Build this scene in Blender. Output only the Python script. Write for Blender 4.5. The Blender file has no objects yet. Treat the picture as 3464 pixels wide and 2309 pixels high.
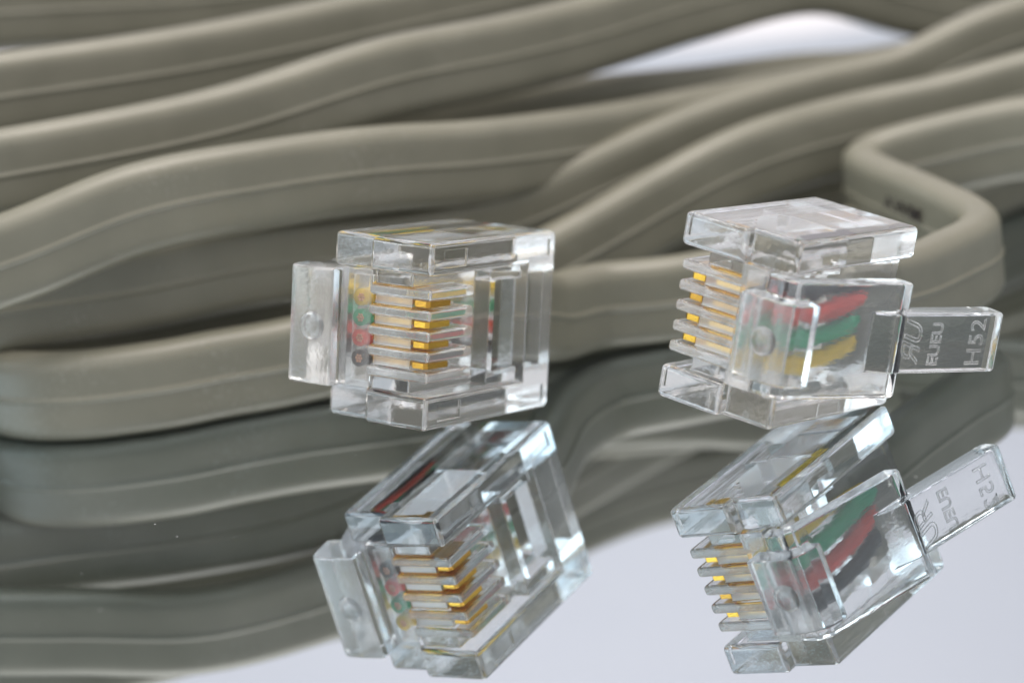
import bpy, bmesh, math, random
from mathutils import Vector, Matrix
random.seed(7)
S = bpy.context.scene
C = S.collection
S.unit_settings.system = 'METRIC'
S.unit_settings.scale_length = 0.001          # one unit is one millimetre

# ------------------------------------------------------------------ camera
cam_d = bpy.data.cameras.new('camera')
cam = bpy.data.objects.new('camera', cam_d)
C.objects.link(cam)
PITCH, ROLL = 0.247056, -0.115793
fw = Vector((0, math.cos(PITCH), -math.sin(PITCH)))
up0 = Vector((0, math.sin(PITCH), math.cos(PITCH)))
rt0 = Vector((1, 0, 0))
rt = rt0 * math.cos(ROLL) + up0 * math.sin(ROLL)
up = -rt0 * math.sin(ROLL) + up0 * math.cos(ROLL)
M = Matrix((rt, up, -fw)).transposed().to_4x4()
M.translation = (0, 0, 40.5586)
cam.matrix_world = M
cam_d.sensor_width = 36
cam_d.lens = 96.84
cam_d.clip_start = 5
cam_d.clip_end = 5000
cam_d.dof.use_dof = True
cam_d.dof.focus_distance = 139.8
cam_d.dof.aperture_fstop = 0.0968 / 3.1        # aperture about 3 mm wide in a scene of millimetres
S.camera = cam

# ------------------------------------------------------------------ light
W = bpy.data.worlds.new('World')
S.world = W
W.use_nodes = True
bg = W.node_tree.nodes['Background']
bg.inputs['Color'].default_value = (0.97, 0.97, 1.0, 1)
bg.inputs['Strength'].default_value = 0.72

def area(name, loc, target, sx, sy, radiance, col):
    d = bpy.data.lights.new(name, 'AREA')
    d.shape = 'RECTANGLE'
    d.size, d.size_y = sx, sy
    d.energy = radiance * math.pi * sx * sy
    d.color = col
    o = bpy.data.objects.new(name, d)
    C.objects.link(o)
    o.location = loc
    o.rotation_euler = (Vector(target) - Vector(loc)).to_track_quat('-Z', 'Y').to_euler()
    return o
area('softbox_lamp', (30, 150, 330), (5, 150, 0), 220, 200, 9.0, (1.0, 0.92, 0.86))
area('window_lamp', (-260, 138, 105), (-20, 150, 5), 170, 150, 3.4, (0.74, 0.91, 1.0))
area('front_softbox_lamp', (-90, -60, 210), (0, 145, 5), 220, 160, 1.5, (1.0, 0.97, 0.93))
area('backdrop_lamp', (0, 370, 240), (0, 520, 6), 500, 90, 2.2, (1.0, 0.88, 0.96))

S.view_settings.view_transform = 'Standard'
S.view_settings.look = 'None'
S.view_settings.exposure = 0
S.view_settings.gamma = 1
cy = S.cycles
cy.max_bounces = 28
cy.transmission_bounces = 28
cy.glossy_bounces = 16
cy.diffuse_bounces = 5
cy.transparent_max_bounces = 16
cy.caustics_refractive = True
cy.caustics_reflective = True
cy.blur_glossy = 0.3
cy.sample_clamp_indirect = 8
cy.use_denoising = True
try:
    cy.denoiser = 'OPENIMAGEDENOISE'
except Exception:
    pass

# ------------------------------------------------------------------ materials
def mat(name):
    m = bpy.data.materials.new(name)
    m.use_nodes = True
    nt = m.node_tree
    return m, nt, nt.nodes['Principled BSDF'], nt.nodes, nt.links

def bump(nt, p, scale, strength, dist, stretch=(1, 1, 1), detail=4):
    tc = nt.nodes.new('ShaderNodeTexCoord')
    mp = nt.nodes.new('ShaderNodeMapping')
    mp.inputs['Scale'].default_value = stretch
    n = nt.nodes.new('ShaderNodeTexNoise')
    n.inputs['Scale'].default_value = scale
    n.inputs['Detail'].default_value = detail
    b = nt.nodes.new('ShaderNodeBump')
    b.inputs['Strength'].default_value = strength
    b.inputs['Distance'].default_value = dist
    nt.links.new(tc.outputs['Object'], mp.inputs['Vector'])
    nt.links.new(mp.outputs['Vector'], n.inputs['Vector'])
    nt.links.new(n.outputs['Fac'], b.inputs['Height'])
    nt.links.new(b.outputs['Normal'], p.inputs['Normal'])
    return n

def cable_mat():
    m, nt, p, N, L = mat('grey_cable_pvc')
    tc = N.new('ShaderNodeTexCoord')
    n1 = N.new('ShaderNodeTexNoise'); n1.inputs['Scale'].default_value = 0.25; n1.inputs['Detail'].default_value = 3
    n2 = N.new('ShaderNodeTexNoise'); n2.inputs['Scale'].default_value = 9; n2.inputs['Detail'].default_value = 3
    L.new(tc.outputs['Object'], n1.inputs['Vector']); L.new(tc.outputs['Object'], n2.inputs['Vector'])
    cr = N.new('ShaderNodeValToRGB')
    cr.color_ramp.elements[0].position = 0.3; cr.color_ramp.elements[0].color = (0.166, 0.161, 0.122, 1)
    cr.color_ramp.elements[1].position = 0.7; cr.color_ramp.elements[1].color = (0.196, 0.189, 0.145, 1)
    L.new(n1.outputs['Fac'], cr.inputs['Fac'])
    n3 = N.new('ShaderNodeTexNoise'); n3.inputs['Scale'].default_value = 0.13; n3.inputs['Detail'].default_value = 1
    n4 = N.new('ShaderNodeTexNoise'); n4.inputs['Scale'].default_value = 4.5; n4.inputs['Detail'].default_value = 6
    L.new(tc.outputs['Object'], n3.inputs['Vector']); L.new(tc.outputs['Object'], n4.inputs['Vector'])
    m3 = N.new('ShaderNodeMapRange'); m3.inputs[1].default_value = 0.56; m3.inputs[2].default_value = 0.68
    m4 = N.new('ShaderNodeMapRange'); m4.inputs[1].default_value = 0.56; m4.inputs[2].default_value = 0.66
    L.new(n3.outputs['Fac'], m3.inputs[0]); L.new(n4.outputs['Fac'], m4.inputs[0])
    mm = N.new('ShaderNodeMath'); mm.operation = 'MULTIPLY'
    L.new(m3.outputs[0], mm.inputs[0]); L.new(m4.outputs[0], mm.inputs[1])
    mk = N.new('ShaderNodeMath'); mk.operation = 'MULTIPLY'; mk.inputs[1].default_value = 0.2
    L.new(mm.outputs[0], mk.inputs[0])
    sc = N.new('ShaderNodeMix'); sc.data_type = 'RGBA'; sc.inputs[7].default_value = (0.42, 0.43, 0.40, 1)
    L.new(mk.outputs[0], sc.inputs[0]); L.new(cr.outputs['Color'], sc.inputs[6]); L.new(sc.outputs[2], p.inputs['Base Color'])
    mr = N.new('ShaderNodeMapRange'); mr.inputs[3].default_value = 0.34; mr.inputs[4].default_value = 0.48
    L.new(n2.outputs['Fac'], mr.inputs[0]); L.new(mr.outputs[0], p.inputs['Roughness'])
    b = N.new('ShaderNodeBump'); b.inputs['Strength'].default_value = 0.12; b.inputs['Distance'].default_value = 0.05
    L.new(n2.outputs['Fac'], b.inputs['Height']); L.new(b.outputs['Normal'], p.inputs['Normal'])
    p.inputs['Specular IOR Level'].default_value = 0.5
    return m
M_CABLE = cable_mat()

def clear_mat():
    m, nt, p, N, L = mat('clear_polycarbonate')
    p.inputs['Base Color'].default_value = (0.995, 0.995, 0.99, 1)
    p.inputs['Transmission Weight'].default_value = 0.985
    p.inputs['IOR'].default_value = 1.56
    n = bump(nt, p, 2.4, 0.16, 0.06, (0.3, 1.8, 1.8), 6)
    mr = N.new('ShaderNodeMapRange'); mr.inputs[1].default_value = 0.35; mr.inputs[2].default_value = 0.7
    mr.inputs[3].default_value = 0.01; mr.inputs[4].default_value = 0.07
    L.new(n.outputs['Fac'], mr.inputs[0]); L.new(mr.outputs[0], p.inputs['Roughness'])
    return m
M_CLEAR = clear_mat()

def frost_mat():
    m, nt, p, N, L = mat('frosted_polycarbonate')
    p.inputs['Base Color'].default_value = (0.995, 0.995, 0.99, 1)
    p.inputs['Transmission Weight'].default_value = 1
    p.inputs['IOR'].default_value = 1.56
    p.inputs['Roughness'].default_value = 0.18
    bump(nt, p, 6, 0.4, 0.1)
    return m
M_FROST = frost_mat()

def fin_mat():
    m, nt, p, N, L = mat('matt_polycarbonate')
    p.inputs['Base Color'].default_value = (0.96, 0.94, 0.91, 1)
    p.inputs['Transmission Weight'].default_value = 0.86
    p.inputs['IOR'].default_value = 1.56
    p.inputs['Roughness'].default_value = 0.2
    bump(nt, p, 5, 0.3, 0.08)
    return m
M_FIN = fin_mat()
M_FLOOR = M_FIN.copy(); M_FLOOR.name = 'dull_polycarbonate'
M_FLOOR.node_tree.nodes['Principled BSDF'].inputs['Transmission Weight'].default_value = 0.72
M_FLOOR.node_tree.nodes['Principled BSDF'].inputs['Roughness'].default_value = 0.3
M_HAZE = M_FIN.copy(); M_HAZE.name = 'hazy_polycarbonate'
M_HAZE.node_tree.nodes['Principled BSDF'].inputs['Transmission Weight'].default_value = 0.89
M_HAZE.node_tree.nodes['Principled BSDF'].inputs['Roughness'].default_value = 0.2

def gold_mat():
    m, nt, p, N, L = mat('gold_plating')
    oi = N.new('ShaderNodeObjectInfo')
    gr = N.new('ShaderNodeValToRGB')
    gr.color_ramp.elements[0].color = (0.92, 0.56, 0.09, 1); gr.color_ramp.elements[1].color = (0.66, 0.36, 0.07, 1)
    L.new(oi.outputs['Random'], gr.inputs['Fac']); L.new(gr.outputs['Color'], p.inputs['Base Color'])
    p.inputs['Metallic'].default_value = 1
    p.inputs['Roughness'].default_value = 0.26
    bump(nt, p, 9, 0.25, 0.04, (0.4, 0.4, 2.5))
    return m
M_GOLD = gold_mat()

def plain(name, col, rough, metal=0.0):
    m, nt, p, N, L = mat(name)
    tc = N.new('ShaderNodeTexCoord')
    n = N.new('ShaderNodeTexNoise'); n.inputs['Scale'].default_value = 2.5; n.inputs['Detail'].default_value = 3
    L.new(tc.outputs['Object'], n.inputs['Vector'])
    mx = N.new('ShaderNodeMix'); mx.data_type = 'RGBA'
    mx.inputs[6].default_value = (*[c * 0.85 for c in col], 1)
    mx.inputs[7].default_value = (*[min(1, c * 1.12) for c in col], 1)
    L.new(n.outputs['Fac'], mx.inputs[0]); L.new(mx.outputs[2], p.inputs['Base Color'])
    p.inputs['Roughness'].default_value = rough
    p.inputs['Metallic'].default_value = metal
    return m
M_WIRE = {'yellow': plain('yellow_insulation', (0.90, 0.62, 0.03), 0.35),
          'green': plain('green_insulation', (0.02, 0.45, 0.21), 0.35),
          'red': plain('red_insulation', (0.85, 0.08, 0.05), 0.35),
          'black': plain('black_insulation', (0.022, 0.02, 0.022), 0.35)}
M_COPPER = plain('copper', (0.80, 0.44, 0.28), 0.3, 1.0)
M_INK = plain('black_ink', (0.06, 0.05, 0.05), 0.6)
M_PAPER = plain('white_paper', (0.66, 0.66, 0.68), 0.8)

def mirror_mat():
    m, nt, p, N, L = mat('mirror_glass')
    N.remove(p)
    out = N['Material Output']
    g = N.new('ShaderNodeBsdfGlossy'); g.inputs['Roughness'].default_value = 0.0
    g.inputs['Color'].default_value = (0.64, 0.70, 0.74, 1)
    d = N.new('ShaderNodeBsdfDiffuse'); d.inputs['Color'].default_value = (0.7, 0.7, 0.7, 1)
    tc = N.new('ShaderNodeTexCoord')
    v = N.new('ShaderNodeTexVoronoi'); v.inputs['Scale'].default_value = 0.7
    ns = N.new('ShaderNodeTexNoise'); ns.inputs['Scale'].default_value = 3.0; ns.inputs['Detail'].default_value = 2
    L.new(tc.outputs['Object'], ns.inputs['Vector'])
    vm = N.new('ShaderNodeVectorMath'); vm.operation = 'MULTIPLY_ADD'; vm.inputs[1].default_value = (0.12, 0.12, 0)
    L.new(ns.outputs['Color'], vm.inputs[0]); L.new(tc.outputs['Object'], vm.inputs[2])
    mr = N.new('ShaderNodeMapRange'); mr.inputs[1].default_value = 0.02; mr.inputs[2].default_value = 0.05
    mr.inputs[3].default_value = 0.5; mr.inputs[4].default_value = 0.0
    sx = N.new('ShaderNodeSeparateColor'); L.new(v.outputs['Color'], sx.inputs[0])
    gt = N.new('ShaderNodeMath'); gt.operation = 'GREATER_THAN'; gt.inputs[1].default_value = 0.72; L.new(sx.outputs[0], gt.inputs[0])
    ml = N.new('ShaderNodeMath'); ml.operation = 'MULTIPLY'; L.new(gt.outputs[0], ml.inputs[0]); L.new(mr.outputs[0], ml.inputs[1])
    sm = N.new('ShaderNodeTexNoise'); sm.inputs['Scale'].default_value = 0.06; sm.inputs['Detail'].default_value = 4
    L.new(tc.outputs['Object'], sm.inputs['Vector'])
    s2 = N.new('ShaderNodeMapRange'); s2.inputs[1].default_value = 0.45; s2.inputs[2].default_value = 0.75; s2.inputs[4].default_value = 0.03
    L.new(sm.outputs['Fac'], s2.inputs[0])
    ad = N.new('ShaderNodeMath'); ad.operation = 'ADD'; L.new(ml.outputs[0], ad.inputs[0]); L.new(s2.outputs[0], ad.inputs[1])
    mix = N.new('ShaderNodeMixShader')
    L.new(vm.outputs[0], v.inputs['Vector']); L.new(v.outputs['Distance'], mr.inputs[0])
    L.new(ad.outputs[0], mix.inputs[0]); L.new(g.outputs[0], mix.inputs[1]); L.new(d.outputs[0], mix.inputs[2])
    L.new(mix.outputs[0], out.inputs['Surface'])
    return m
M_MIRROR = mirror_mat()

# ------------------------------------------------------------------ helpers
def link(name, me, m, parent=None, smooth=True):
    if not me.materials: me.materials.append(m)
    for f in me.polygons:
        f.use_smooth = smooth
    o = bpy.data.objects.new(name, me)
    C.objects.link(o)
    if parent:
        o.parent = parent
    return o

def from_bm(name, bm, m, parent=None, smooth=True):
    bmesh.ops.recalc_face_normals(bm, faces=bm.faces)
    me = bpy.data.meshes.new(name)
    bm.to_mesh(me)
    bm.free()
    return link(name, me, m, parent, smooth)

def bevel(o, width, segs=3, weight=False, angle=30):
    b = o.modifiers.new('bevel', 'BEVEL')
    b.width = width
    b.segments = segs
    b.use_clamp_overlap = False
    b.harden_normals = True
    if weight:
        b.limit_method = 'WEIGHT'
    else:
        b.limit_method = 'ANGLE'
        b.angle_limit = math.radians(angle)
    return b

def box(bm, a, b):
    vs = [bm.verts.new((x, y, z)) for x in (a[0], b[0]) for y in (a[1], b[1]) for z in (a[2], b[2])]
    for f in ((0, 1, 3, 2), (4, 6, 7, 5), (0, 4, 5, 1), (2, 3, 7, 6), (0, 2, 6, 4), (1, 5, 7, 3)):
        bm.faces.new([vs[i] for i in f])

def extrude_uv(bm, prof, w0, w1):
    a = [bm.verts.new((u, v, w0)) for u, v in prof]
    b = [bm.verts.new((u, v, w1)) for u, v in prof]
    n = len(prof)
    bm.faces.new(a[::-1]); bm.faces.new(b)
    for i in range(n):
        bm.faces.new((a[i], a[(i + 1) % n], b[(i + 1) % n], b[i]))

def catmull(P, step=0.5):
    out = []
    n = len(P)
    for i in range(n - 1):
        p0, p1, p2, p3 = P[max(i - 1, 0)], P[i], P[i + 1], P[min(i + 2, n - 1)]
        if i == 0: p0 = p1 * 2 - p2
        if i == n - 2: p3 = p2 * 2 - p1
        def tj(t, a, b): return t + max((b - a).length, 1e-6) ** 0.5
        t0 = 0.0; t1 = tj(t0, p0, p1); t2 = tj(t1, p1, p2); t3 = tj(t2, p2, p3)
        k = max(2, int((p2 - p1).length / step))
        for q in range(k):
            t = t1 + (t2 - t1) * q / k
            a1 = p0 * ((t1 - t) / (t1 - t0)) + p1 * ((t - t0) / (t1 - t0))
            a2 = p1 * ((t2 - t) / (t2 - t1)) + p2 * ((t - t1) / (t2 - t1))
            a3 = p2 * ((t3 - t) / (t3 - t2)) + p3 * ((t - t2) / (t3 - t2))
            b1 = a1 * ((t2 - t) / (t2 - t0)) + a2 * ((t - t0) / (t2 - t0))
            b2 = a2 * ((t3 - t) / (t3 - t1)) + a3 * ((t - t1) / (t3 - t1))
            out.append(b1 * ((t2 - t) / (t2 - t1)) + b2 * ((t - t1) / (t2 - t1)))
    out.append(P[-1])
    return out

# flat cable section: half width along 'up', half thickness along 'side', a thin ridge on each wide face
HW, HT, RC = 2.52, 1.2, 0.98
def section():
    pts = []
    def arc(cx, cy, a0, a1, n=6):
        for i in range(n + 1):
            a = math.radians(a0 + (a1 - a0) * i / n)
            pts.append((cx + RC * math.cos(a), cy + RC * math.sin(a)))
    def ridge(s):
        for y, h in ((-0.30, 0.0), (-0.17, 0.0), (-0.12, 0.04), (-0.06, 0.08), (0, 0.095), (0.06, 0.08), (0.12, 0.04), (0.17, 0.0), (0.30, 0.0)):
            pts.append((s * (HT + h), y if s > 0 else -y))
    pts.append((HT, -HW + RC + 0.4)); ridge(1); pts.append((HT, HW - RC - 0.4))
    arc(HT - RC, HW - RC, 0, 90); arc(-HT + RC, HW - RC, 90, 180)
    pts.append((-HT, HW - RC - 0.4)); ridge(-1); pts.append((-HT, -HW + RC + 0.4))
    arc(-HT + RC, -HW + RC, 180, 270); arc(HT - RC, -HW + RC, 270, 360)
    return pts
SEC = section()

def cable_run(name, pts, parent, ups=None, label=None):
    P = [Vector(p[:3]) for p in pts]
    path = catmull(P, 0.6)
    # up vector at each sample: interpolate by nearest control point distances
    U = [Vector(p[3]) if len(p) > 3 else Vector((0, 0, 1)) for p in pts]
    cum = [0.0]
    for a, b in zip(path, path[1:]): cum.append(cum[-1] + (b - a).length)
    idx = []
    j = 0
    for p in P:
        k = min(range(len(path)), key=lambda q: (path[q] - p).length if q >= j else 1e9)
        idx.append(k); j = k
    bm = bmesh.new()
    rings = []
    for i, p in enumerate(path):
        t = (path[min(i + 1, len(path) - 1)] - path[max(i - 1, 0)]).normalized()
        s = 0
        while s < len(idx) - 2 and i > idx[s + 1]: s += 1
        f = (cum[i] - cum[idx[s]]) / max(cum[idx[s + 1]] - cum[idx[s]], 1e-6)
        f = min(max(f, 0), 1); f = f * f * (3 - 2 * f)
        u = U[s].lerp(U[s + 1], f)
        side = t.cross(u).normalized()
        uu = side.cross(t).normalized()
        rings.append([bm.verts.new(p + side * x + uu * y) for x, y in SEC])
    n = len(SEC)
    for a, b in zip(rings, rings[1:]):
        for k in range(n):
            bm.faces.new((a[k], a[(k + 1) % n], b[(k + 1) % n], b[k]))
    bm.faces.new(rings[0][::-1]); bm.faces.new(rings[-1])
    o = from_bm(name, bm, M_CABLE, parent)
    if label: o['label'] = label
    return o

# ------------------------------------------------------------------ setting
bm = bmesh.new()
box(bm, (-150, 40, -3), (150, 272, 0))
mir = from_bm('mirror_tabletop', bm, M_MIRROR, smooth=False)
mir['kind'] = 'structure'
bevel(mir, 0.5, 2)
# paper sweep under and behind the mirror
bm = bmesh.new()
prof = [(-80, -3.05), (430, -3.05)]
for i in range(1, 13):
    a = math.radians(90 * i / 12)
    prof.append((430 + 90 * math.sin(a), -3.05 + 90 * (1 - math.cos(a))))
prof.append((520, 520))
ra = [bm.verts.new((-450, y, z)) for y, z in prof]
rb = [bm.verts.new((450, y, z)) for y, z in prof]
rc = [bm.verts.new((-450, y + (0.4 if z > 0 else 0), z - 0.4)) for y, z in prof]
rd = [bm.verts.new((450, y + (0.4 if z > 0 else 0), z - 0.4)) for y, z in prof]
for i in range(len(prof) - 1):
    bm.faces.new((ra[i], rb[i], rb[i + 1], ra[i + 1]))
    bm.faces.new((rc[i], rc[i + 1], rd[i + 1], rd[i]))
    bm.faces.new((ra[i], ra[i + 1], rc[i + 1], rc[i])); bm.faces.new((rb[i], rd[i], rd[i + 1], rb[i + 1]))
bm.faces.new((ra[0], rc[0], rd[0], rb[0])); bm.faces.new((ra[-1], rb[-1], rd[-1], rc[-1]))
bd = from_bm('backdrop', bm, M_PAPER)
bd['kind'] = 'structure'

# ------------------------------------------------------------------ plugs
PLUG_W = 4.825
def grid_solid(us, vs, ws, solid):
    bm = bmesh.new()
    V = {}
    def vert(i, j, k):
        if (i, j, k) not in V: V[(i, j, k)] = bm.verts.new((us[i], vs[j], ws[k]))
        return V[(i, j, k)]
    nu, nv, nw = len(us) - 1, len(vs) - 1, len(ws) - 1
    F = {}
    def fill(i, j, k):
        if not (0 <= i < nu and 0 <= j < nv and 0 <= k < nw): return False
        if (i, j, k) not in F:
            F[(i, j, k)] = solid((us[i] + us[i + 1]) / 2, (vs[j] + vs[j + 1]) / 2, (ws[k] + ws[k + 1]) / 2)
        return F[(i, j, k)]
    for i in range(nu):
        for j in range(nv):
            for k in range(nw):
                if not fill(i, j, k): continue
                if not fill(i - 1, j, k): bm.faces.new([vert(i, j, k), vert(i, j, k + 1), vert(i, j + 1, k + 1), vert(i, j + 1, k)])
                if not fill(i + 1, j, k): bm.faces.new([vert(i + 1, j, k), vert(i + 1, j + 1, k), vert(i + 1, j + 1, k + 1), vert(i + 1, j, k + 1)])
                if not fill(i, j - 1, k): bm.faces.new([vert(i, j, k), vert(i + 1, j, k), vert(i + 1, j, k + 1), vert(i, j, k + 1)])
                if not fill(i, j + 1, k): bm.faces.new([vert(i, j + 1, k), vert(i, j + 1, k + 1), vert(i + 1, j + 1, k + 1), vert(i + 1, j + 1, k)])
                if not fill(i, j, k - 1): bm.faces.new([vert(i, j, k), vert(i, j + 1, k), vert(i + 1, j + 1, k), vert(i + 1, j, k)])
                if not fill(i, j, k + 1): bm.faces.new([vert(i, j, k + 1), vert(i + 1, j, k + 1), vert(i + 1, j + 1, k + 1), vert(i, j + 1, k + 1)])
    bmesh.ops.recalc_face_normals(bm, faces=bm.faces)
    bmesh.ops.dissolve_limit(bm, angle_limit=0.01, verts=bm.verts, edges=bm.edges)
    return bm

FINS = (0.0, 1.06, -1.06, 2.12, -2.12)
FH = 0.28
def in_fin(w): return any(abs(w - f) < FH for f in FINS)
def body_solid(u, v, w):
    a = abs(w)
    if a > 3.1:
        if v < 0.12 and 3.5 < a < 4.4 and (1.1 < u < 3.1 or 8.9 < u < 10.9): return False
        return u > (0 if v < 3.9 else 0.64) and u < 11.41
    if u > 11.41 or v > (5.34 if u < 1.1 else 5.8) or u < 0.2: return False
    if 0.5 < u < 6.6 and a < 2.4 and 4.05 < v < (5.1 if u < 3.1 else 4.7): return False
    if u > 6.6 and a < 2.75 and 1.7 < v < 4.7: return False
    if 6.6 < u < 8.9 and a < 2.4 and v < 1.7: return False
    if v < 3.8 and u < 0.55: return in_fin(w) and v > 0.15
    if v < 1.5 and u < 4.2: return in_fin(w) and v > 0.15
    if v < 1.5 and u < 6.1: return False
    if u < 8.9: return v > 0.5
    return True
US = [0, 0.2, 0.5, 0.55, 0.64, 1.1, 3.1, 4.2, 6.1, 6.6, 8.9, 10.9, 11.41]
VS = [0, 0.12, 0.15, 0.5, 1.5, 1.7, 3.8, 3.9, 4.05, 4.7, 5.1, 5.34, 5.8, 6.65]
WS = sorted([-PLUG_W, -4.4, -3.5, -3.1, -2.75, 2.75, 3.1, 3.5, 4.4, PLUG_W] + [round(f + s * FH, 4) for f in FINS for s in (-1, 1)])

def body_mesh():
    bm = grid_solid(US, VS, WS, body_solid)
    for v in bm.verts:      # added taper: inner walls mirror the bright backdrop and whiten the top faces
        c = v.co
        if 4.04 < c.y < 5.55 and c.x < 6.55 and abs(abs(c.z) - 2.4) < 1e-3:
            c.z = math.copysign(2.4 + 0.4 * (6.6 - c.x) / 6.1, c.z)
        elif c.x > 6.55 and 1.65 < c.y < 5.55 and abs(abs(c.z) - 2.75) < 1e-3:
            c.z = math.copysign(2.9 - 0.35 * (c.x - 6.6) / 4.81, c.z)
    lay = bm.edges.layers.float.new('bevel_weight_edge')
    for e in bm.edges:
        if len(e.link_faces) != 2: continue
        if e.calc_face_angle(0) < 0.2: continue
        m = (e.verts[0].co + e.verts[1].co) / 2
        outer = abs(abs(m.z) - PLUG_W) < 1e-3 or (abs(m.z) > 3.05 and (m.y < 1e-3 or m.y > 6.6 or m.x < 1e-3 or m.x > 11.4))
        fin = abs(m.z) < 2.45 and (abs(m.x - 0.2) < 1e-3 and m.y < 3.8 or abs(m.y - 0.15) < 1e-3 or abs(m.x - 4.2) < 1e-3 and m.y < 1.5)
        if 3.45 < abs(m.z) < 4.45 and m.y < 0.13 and 1.0 < m.x < 11.0:
            e[lay] = 0.11
            continue
        e[lay] = 1.0 if outer else (0.62 if fin else 0.25)
    for f in bm.faces:
        c = f.calc_center_median()
        if abs(c.z) < 2.45 and ((c.y < 1.6 and c.x < 4.3) or (c.x < 0.6 and c.y < 3.75)):
            f.material_index = 2 if (c.x > 0.5 and abs(f.normal.x) > 0.9) else 1
    me = bpy.data.meshes.new('body')
    bm.to_mesh(me); bm.free()
    return me

TAB_A, TAB_B = Vector((5.7, 9.8)), Vector((12.2, 11.9))
def latch_mesh(kind):
    bm = bmesh.new()
    if kind == 0:      # square hinge block
        extrude_uv(bm, [(-1.1, 5.36), (-1.15, 6.8), (-1.1, 7.75), (-0.98, 8.05), (-0.7, 8.25), (-0.3, 8.36), (0.9, 8.45), (1.0, 7.65),
                        (5.9, 9.38), (6.35, 9.3), (6.45, 8.3), (1.1, 6.5), (0.86, 6.2), (0.86, 5.36)], -3.05, 3.05)
    else:              # narrower block with a round front edge on a wide thin plate
        extrude_uv(bm, [(0.25, 5.36), (-0.15, 5.7), (-0.15, 6.6), (0.3, 7.3), (6.55, 9.6), (6.95, 9.5), (7.05, 8.5), (1.1, 6.5), (0.86, 6.2), (0.86, 5.36)], -2.98, 2.98)
    me = bpy.data.meshes.new('latch')
    bmesh.ops.recalc_face_normals(bm, faces=bm.faces)
    bm.to_mesh(me); bm.free()
    front = None
    if kind == 1:
        bm = bmesh.new()
        extrude_uv(bm, [(0.14, 4.75), (-1.05, 4.75), (-1.15, 6.0), (-1.1, 6.9), (-0.98, 7.4), (-0.72, 7.8), (-0.3, 8.1), (0.2, 8.28), (0.72, 8.36), (0.78, 7.2), (0.5, 6.3), (0.18, 5.6)], -2.1, 2.1)
        mf = bpy.data.meshes.new('front')
        bmesh.ops.recalc_face_normals(bm, faces=bm.faces)
        bm.to_mesh(mf); bm.free()
        front = bpy.data.objects.new('front', mf); C.objects.link(front)
    bm = bmesh.new()
    extrude_uv(bm, [(4.1, 8.55), (4.7, 9.02), (5.25, 9.5), (5.6, 9.74), (5.95, 9.89), (12.1, 11.9), (12.35, 11.75), (12.6, 10.75), (12.4, 10.5), (7.2, 8.85), (6.0, 8.5)], -1.55, 1.55)
    mt = bpy.data.meshes.new('tab')
    bmesh.ops.recalc_face_normals(bm, faces=bm.faces)
    bm.to_mesh(mt); bm.free()
    # join the locking tab and the hinge plate into one solid
    a = bpy.data.objects.new('a', me); b = bpy.data.objects.new('b', mt)
    C.objects.link(a); C.objects.link(b)
    md = a.modifiers.new('u', 'BOOLEAN'); md.operation = 'UNION'; md.object = b; md.solver = 'EXACT'
    if front:
        m2 = a.modifiers.new('u2', 'BOOLEAN'); m2.operation = 'UNION'; m2.object = front; m2.solver = 'EXACT'
    bv = bevel(a, 0.16, 4, angle=40)
    bv.harden_normals = False
    dg = bpy.context.evaluated_depsgraph_get()
    res = bpy.data.meshes.new_from_object(a.evaluated_get(dg))
    bpy.data.objects.remove(a); bpy.data.objects.remove(b)
    if front: bpy.data.objects.remove(front)
    res.name = 'latch'
    res.materials.append(M_CLEAR); res.materials.append(M_HAZE)
    for f in res.polygons:
        if f.center.x < -0.85 and f.normal.x < -0.5: f.material_index = 1
    return res

def contact_mesh():
    bm = bmesh.new()
    prof = [(0.64, 0.72), (0.78, 0.54), (2.45, 0.46), (2.6, 0.60), (2.6, 2.6), (2.25, 2.6), (2.1, 4.2), (1.95, 4.75), (1.8, 4.2), (1.6, 2.9),
            (1.52, 2.9), (1.48, 4.2), (1.4, 4.75), (1.32, 4.2), (1.25, 3.5), (1.25, 1.9), (0.66, 1.4)]
    extrude_uv(bm, prof, -0.15, 0.15)
    me = bpy.data.meshes.new('contact'); bmesh.ops.recalc_face_normals(bm, faces=bm.faces); bm.to_mesh(me); bm.free()
    return me

def tube(bm, pts, r, n=14, squash=1.0):
    P = [Vector(p) for p in pts]
    rings = []
    for i, p in enumerate(P):
        t = (P[min(i + 1, len(P) - 1)] - P[max(i - 1, 0)]).normalized()
        s = t.cross(Vector((0, 0, 1))).normalized(); q = s.cross(t)
        rings.append([bm.verts.new(p + s * r * math.cos(2 * math.pi * k / n) * squash + q * r * math.sin(2 * math.pi * k / n)) for k in range(n)])
    for a, b in zip(rings, rings[1:]):
        for k in range(n): bm.faces.new((a[k], a[(k + 1) % n], b[(k + 1) % n], b[k]))
    bm.faces.new(rings[0][::-1]); bm.faces.new(rings[-1])

def wire_mesh(w):
    bm = bmesh.new()
    w2 = w * 0.8
    pts = [(0.33, 4.56, w), (2.5, 4.58, w), (3.6, 4.78, w), (4.8, 5.0, w * 0.99), (6.2, 5.05, w * 0.95), (7.4, 5.0, w * 0.88), (8.4, 4.85, w * 0.83), (9.6, 4.4, w2)]
    P = catmull([Vector(p) for p in pts], 0.3)
    tube(bm, P, 0.44, 16)
    me = bpy.data.meshes.new('wire'); bmesh.ops.recalc_face_normals(bm, faces=bm.faces); bm.to_mesh(me); bm.free()
    return me

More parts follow.
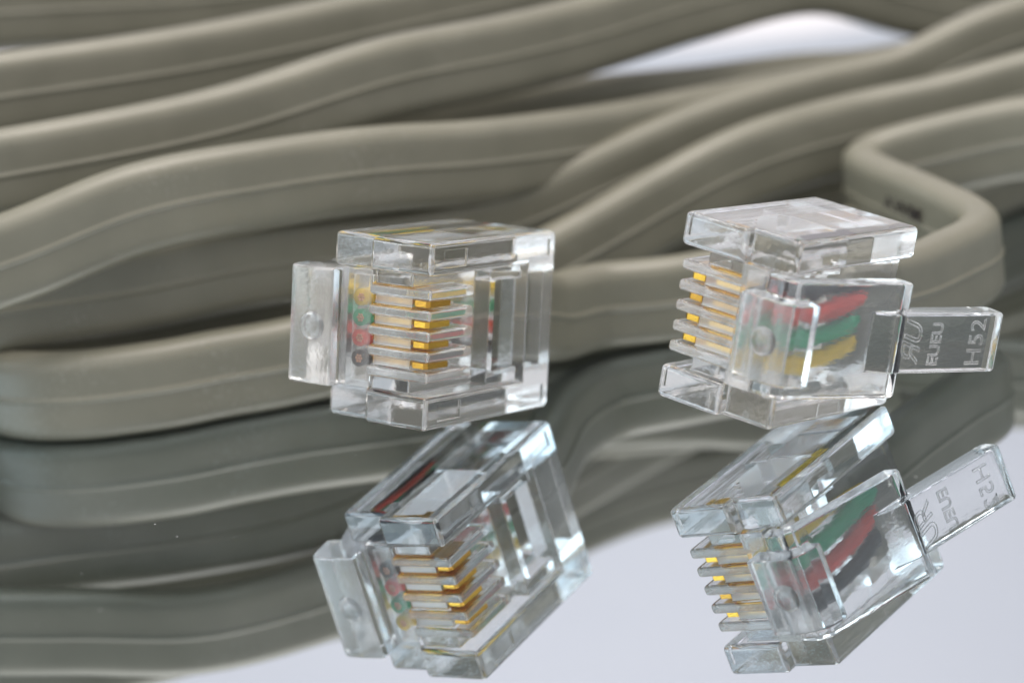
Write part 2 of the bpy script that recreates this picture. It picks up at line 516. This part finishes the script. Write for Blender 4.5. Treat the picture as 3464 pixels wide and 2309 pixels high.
def copper_mesh(w):
    bm = bmesh.new()
    for k in range(7):
        a = k * math.pi / 3
        r = 0.0 if k == 6 else 0.16
        y, z = 4.52 + r * math.cos(a), w + r * math.sin(a)
        tube(bm, [(0.315 - 0.005 * (k % 3), y, z), (1.0, y, z)], 0.078, 8)
    me = bpy.data.meshes.new('copper_strands'); bmesh.ops.recalc_face_normals(bm, faces=bm.faces); bm.to_mesh(me); bm.free()
    return me

def ring_mesh():
    bm = bmesh.new()
    # round ejector mark: a shallow dish with a raised rim on the front face of the hinge block
    prof = [(0.0, 0.03), (0.35, 0.05), (0.5, 0.02), (0.56, 0.10), (0.66, 0.12), (0.72, 0.06), (0.74, 0.0), (0.74, -0.05), (0.0, -0.05)]
    n = 28
    rings = []
    for r, h in prof:
        rings.append([bm.verts.new((-1.13 - h, 6.55 + r * math.cos(2 * math.pi * k / n), r * math.sin(2 * math.pi * k / n))) for k in range(n)] if r > 0 else [bm.verts.new((-1.13 - h, 6.55, 0))])
    for a, b in zip(rings, rings[1:]):
        for k in range(n):
            k2 = (k + 1) % n
            if len(a) == 1: bm.faces.new((a[0], b[k], b[k2]))
            elif len(b) == 1: bm.faces.new((a[k], a[k2], b[0]))
            else: bm.faces.new((a[k], a[k2], b[k2], b[k]))
    me = bpy.data.meshes.new('ejector_mark'); bmesh.ops.recalc_face_normals(bm, faces=bm.faces); bm.to_mesh(me); bm.free()
    return me

def text_mesh(name, s, size, shear=0.0, spacing=1.0, offset=0.0, bev=0.03, mirror=False):
    cu = bpy.data.curves.new(name, 'FONT')
    cu.body = s
    cu.size = size
    cu.shear = shear
    cu.align_x = 'CENTER'; cu.align_y = 'CENTER'
    cu.space_character = spacing
    cu.fill_mode = 'NONE' if bev > 0 else 'BOTH'
    if bev == 0: cu.extrude = 0.015
    cu.bevel_depth = bev
    cu.bevel_resolution = 2
    cu.resolution_u = 6
    cu.offset = offset
    o = bpy.data.objects.new(name, cu)
    C.objects.link(o)
    dg = bpy.context.evaluated_depsgraph_get()
    me = bpy.data.meshes.new_from_object(o.evaluated_get(dg))
    bpy.data.objects.remove(o)
    me.name = name
    return me

def on_tab(me, frac, w=0.0, sx=1.0, sy=1.0, lift=0.02):
    # lays a text mesh on the outer face of the tab: reading towards -w, letters upright towards -u
    d = (TAB_B - TAB_A); L = d.length; d.normalize()
    nrm = Vector((-d.y, d.x))
    c = TAB_A + d * (L * frac) + nrm * lift
    for v in me.vertices:
        x, y, z = v.co
        x *= sx; y *= sy
        p = c - d * y + nrm * z
        v.co = (p.x, p.y, w - x)
    return me

BODY, CONTACT, RING = body_mesh(), contact_mesh(), ring_mesh()
LATCH = [latch_mesh(0), latch_mesh(1)]
T_CODE = on_tab(text_mesh('tab_code', 'H52', 1.35, 0.0, 1.12, -0.01), 0.77, -0.05)
T_MARK = on_tab(text_mesh('tab_mark', 'ЯU', 1.55, 0.35, 1.0, 0.01), 0.16, 0.0)
T_SMALL = on_tab(text_mesh('tab_mark', 'EUEU', 0.95, 0.0, 1.0, 0.0), 0.38, 0.0)
COLS = (('yellow', 1.59), ('green', 0.53), ('red', -0.53), ('black', -1.59))
WIRES = {c: wire_mesh(w) for c, w in COLS}
COPPER = {c: copper_mesh(w) for c, w in COLS}

def make_plug(pos, R, label, kind):
    root = bpy.data.objects.new('modular_plug', None)
    C.objects.link(root)
    root.empty_display_size = 2
    m = Matrix(R).to_4x4(); m.translation = pos
    root.matrix_world = m
    root['label'] = label
    root['category'] = 'connector'
    root['group'] = 'clear plugs on the mirror'
    b = link('body', BODY, M_CLEAR, root)
    if len(BODY.materials) < 2: (BODY.materials.append(M_FIN), BODY.materials.append(M_FLOOR))
    bevel(b, 0.30, 4, weight=True)
    l = link('latch', LATCH[kind], M_CLEAR, root)
    LATCH[kind].set_sharp_from_angle(angle=math.radians(19))
    link('ejector_mark', RING, M_FROST, l)
    t = link('embossed_code', T_CODE, M_FROST, l); t['label'] = 'raised characters H52'
    t = link('embossed_mark', T_MARK, M_FROST, l)
    t = link('embossed_mark', T_SMALL, M_FROST, l)
    for c, w in COLS:
        k = link('gold_contact', CONTACT, M_GOLD, root, smooth=False)
        k.location = (0, 0, w)
    for c, w in COLS:
        k = link('wire', WIRES[c], M_WIRE[c], root)
        k['label'] = c + ' insulated wire'
        link('copper_strands', COPPER[c], M_COPPER, k)
    return root

PL_POS = Vector((-4.16645, 135.31988, 7.07581))
PL_R = ((0.5607, -0.8166, 0.1632), (0.8142, 0.5790, 0.0991), (-0.1754, 0.0774, 0.9816))
PR_POS = Vector((8.08567, 134.15822, 7.73817))
PR_R = ((0.6547, 0.7176, -0.2530), (0.7444, -0.6735, 0.0158), (-0.1591, -0.1987, -0.9673))
make_plug(PL_POS, PL_R, 'clear plug showing the flat gold contacts in its open side, latch block at its left', 0)
make_plug(PR_POS, PR_R, 'clear plug with its embossed latch tab pointing right beside the folded cable', 1)

# ------------------------------------------------------------------ cable
cord = bpy.data.objects.new('telephone_cable', None)
C.objects.link(cord)
cord['label'] = 'grey flat telephone cable coiled in loops behind the clear plugs'
cord['category'] = 'cable'

WL = Vector((0.163, 0.099, 0.982)); WR = Vector((0.253, -0.016, 0.967))
pl = lambda u: tuple(PL_POS + Matrix(PL_R) @ Vector((u, 3.85 if u < 10 else 3.6, 0)))
pr = lambda u: tuple(PR_POS + Matrix(PR_R) @ Vector((u, 3.85 if u < 10 else 3.6, 0)))
Z = (0, 0, 1)
# the end that runs into the left plug
cable_run('cable_run', [(*pl(7.9), WL), (*pl(9.6), WL), (*pl(11.4), WL), (0.9, 148.7, 4.5), (2.6, 152.6, 3.2), (5.2, 155.6, 2.8), (10, 156.4, 2.56), (16, 158.5, 2.56),
          (22, 165, 2.56), (30, 176, 2.56), (44, 190, 2.56)], cord)
# the end that runs into the right plug, folded sharply twice at the right
cable_run('cable_run', [(*pr(7.9), WR), (*pr(9.6), WR), (*pr(11.4), WR), (20.4, 143.0, 4.5), (22.5, 145.5, 4.2), (24.5, 148.2, 4.1), (26.1, 150.1, 4.1), (27.0, 151.8, 4.15),
          (27.15, 153.5, 4.3), (26.6, 155.3, 4.6), (25.6, 157.5, 4.95), (24.6, 159.5, 5.3), (23.4, 162.5, 5.6), (22.6, 164.9, 5.9), (22.7, 166.3, 6.0), (24.0, 167.2, 6.4), (28.1, 167.0, 7.1), (32.8, 166.0, 7.7), (42, 162, 8.0),
          (56, 160, 7.0), (62, 172, 6.0), (50, 186, 4.5), (30, 198, 2.56)], cord)
fold = [o for o in cord.children][-1]
fold['label'] = 'folded length of cable with dark print beside the right plug'
tm = text_mesh('print', 'AWM', 1.25, 0, 1.1, 0.02, 0.0)
d_ = (Vector((25.9, 156.2, 4.9)) - Vector((23.4, 162.5, 5.6))).normalized()
n_ = -d_.cross(Vector((0, 0, 1))).normalized()
if n_.y > 0: n_ = -n_
u_ = d_.cross(n_); u_ = u_ if u_.z > 0 else -u_
c_ = Vector((23.71, 158.49, 5.8)) + n_ * 0.03
for v in tm.vertices:
    v.co = c_ + d_ * v.co.x * 1.25 + u_ * v.co.y
link('print', tm, M_INK, fold, smooth=False)
# the front loop lying on the mirror
cable_run('cable_run', [(8, 186, 2.56), (-10, 183, 2.56), (-24, 175, 2.56), (-31.5, 166, 2.56), (-32.6, 160, 2.56), (-31.2, 156.2, 2.56), (-28.8, 152.3, 2.56), (-26.6, 150.6, 2.56), (-24, 149.8, 2.56), (-21.6, 149.8, 2.56), (-19.2, 150.1, 2.56), (-16.8, 150.9, 2.56),
          (-12.8, 151.9, 2.56), (-6, 154.0, 3.0), (2, 159.2, 4.2), (10.0, 164.6, 6.3), (14.1, 166.4, 7.5), (17.1, 168.0, 8.0), (22.9, 171.0, 8.3), (29.0, 172.0, 8.7), (34.0, 172.0, 9.5), (44, 171, 11), (62, 176, 11), (66, 186, 10), (48, 196.5, 9), (27.4, 189.2, 8.2), (21.0, 186, 8.9), (14.7, 183, 9.3), (7.9, 180, 9.9), (1.3, 177, 10.4), (-7.1, 172, 11.0), (-16, 167.5, 10.2), (-28, 164, 9.6), (-42, 163, 9.4), (-58, 170, 9)], cord)
# the two passes stacked above it
cable_run('cable_run', [(-28, 190, 5), (-44, 178, 6), (-52, 163, 7), (-46, 156, 7.4), (-36, 152.8, 7.4), (-26.3, 153.2, 7.4), (-21.2, 153.6, 7.5), (-13.7, 155.8, 7.6), (-6.4, 159.4, 6.7), (0.5, 164.0, 6.5), (7.0, 168.2, 7.6), (13.7, 172.0, 8.8), (20.5, 175.0, 9.5), (27.3, 177.0, 10.0),
          (33.4, 178.0, 11.8), (48, 184, 13), (58, 198, 13)], cord)
cable_run('cable_run', [(60, 196, 5), (46, 192, 6), (34, 188.2, 7.6), (27, 185.3, 8.2), (21.3, 182.0, 8.5), (14.1, 176.0, 9.0), (7.3, 170.0, 9.6), (-1.1, 162.0, 10.9), (-7, 157.4, 12.0), (-12.7, 154.0, 12.5), (-19.8, 151.0, 12.5), (-27.1, 149.0, 10.9), (-36, 148, 9.6), (-50, 150, 10.2), (-57, 157, 11.6), (-48, 160, 13.4), (-38, 156, 14.3),
          (-27.8, 155.0, 14.7), (-15.7, 160.0, 14.9), (-6, 165.5, 15.9), (1.4, 172, 15.6), (7.2, 177.0, 15.6), (14.9, 182.0, 16.2), (23.5, 188.0, 16.1), (30.4, 191.0, 13.4), (36, 192, 11.8), (46, 195, 9.6), (58, 200, 8)], cord)
# an added low pass that blocks bright gaps in the middle of the coil
cable_run('cable_run', [(-62, 182, 2.56), (-46, 166, 2.56), (-28, 161.5, 2.56), (-14, 161.5, 2.56), (-2, 166, 2.56), (10, 173, 2.56), (22, 180, 2.56), (34, 184, 2.56), (56, 186, 2.56)], cord)
# an unseen pass added behind the left stack to darken a reflected streak
cable_run('cable_run', [(-60, 172, 10), (-46, 160, 10.4), (-34, 157, 10.6), (-24, 157, 10.6), (-15, 159.3, 10.4), (-6, 165.5, 9.3), (0, 170.5, 7.9), (6, 175.5, 5.8), (12, 180, 4)], cord)
# the back passes
cable_run('cable_run', [(-60, 190, 17), (-62, 172, 18), (-44, 162, 17.9), (-28.7, 164.0, 17.9), (-17.4, 169.0, 17.6), (-2.5, 178.0, 17.8), (8, 186, 18), (20, 196, 19.5)], cord)
cable_run('cable_run', [(-50, 178, 22), (-30.3, 178.0, 21.3), (-19.5, 182.0, 20.2), (-8, 188, 19.5), (6, 197, 19)], cord)
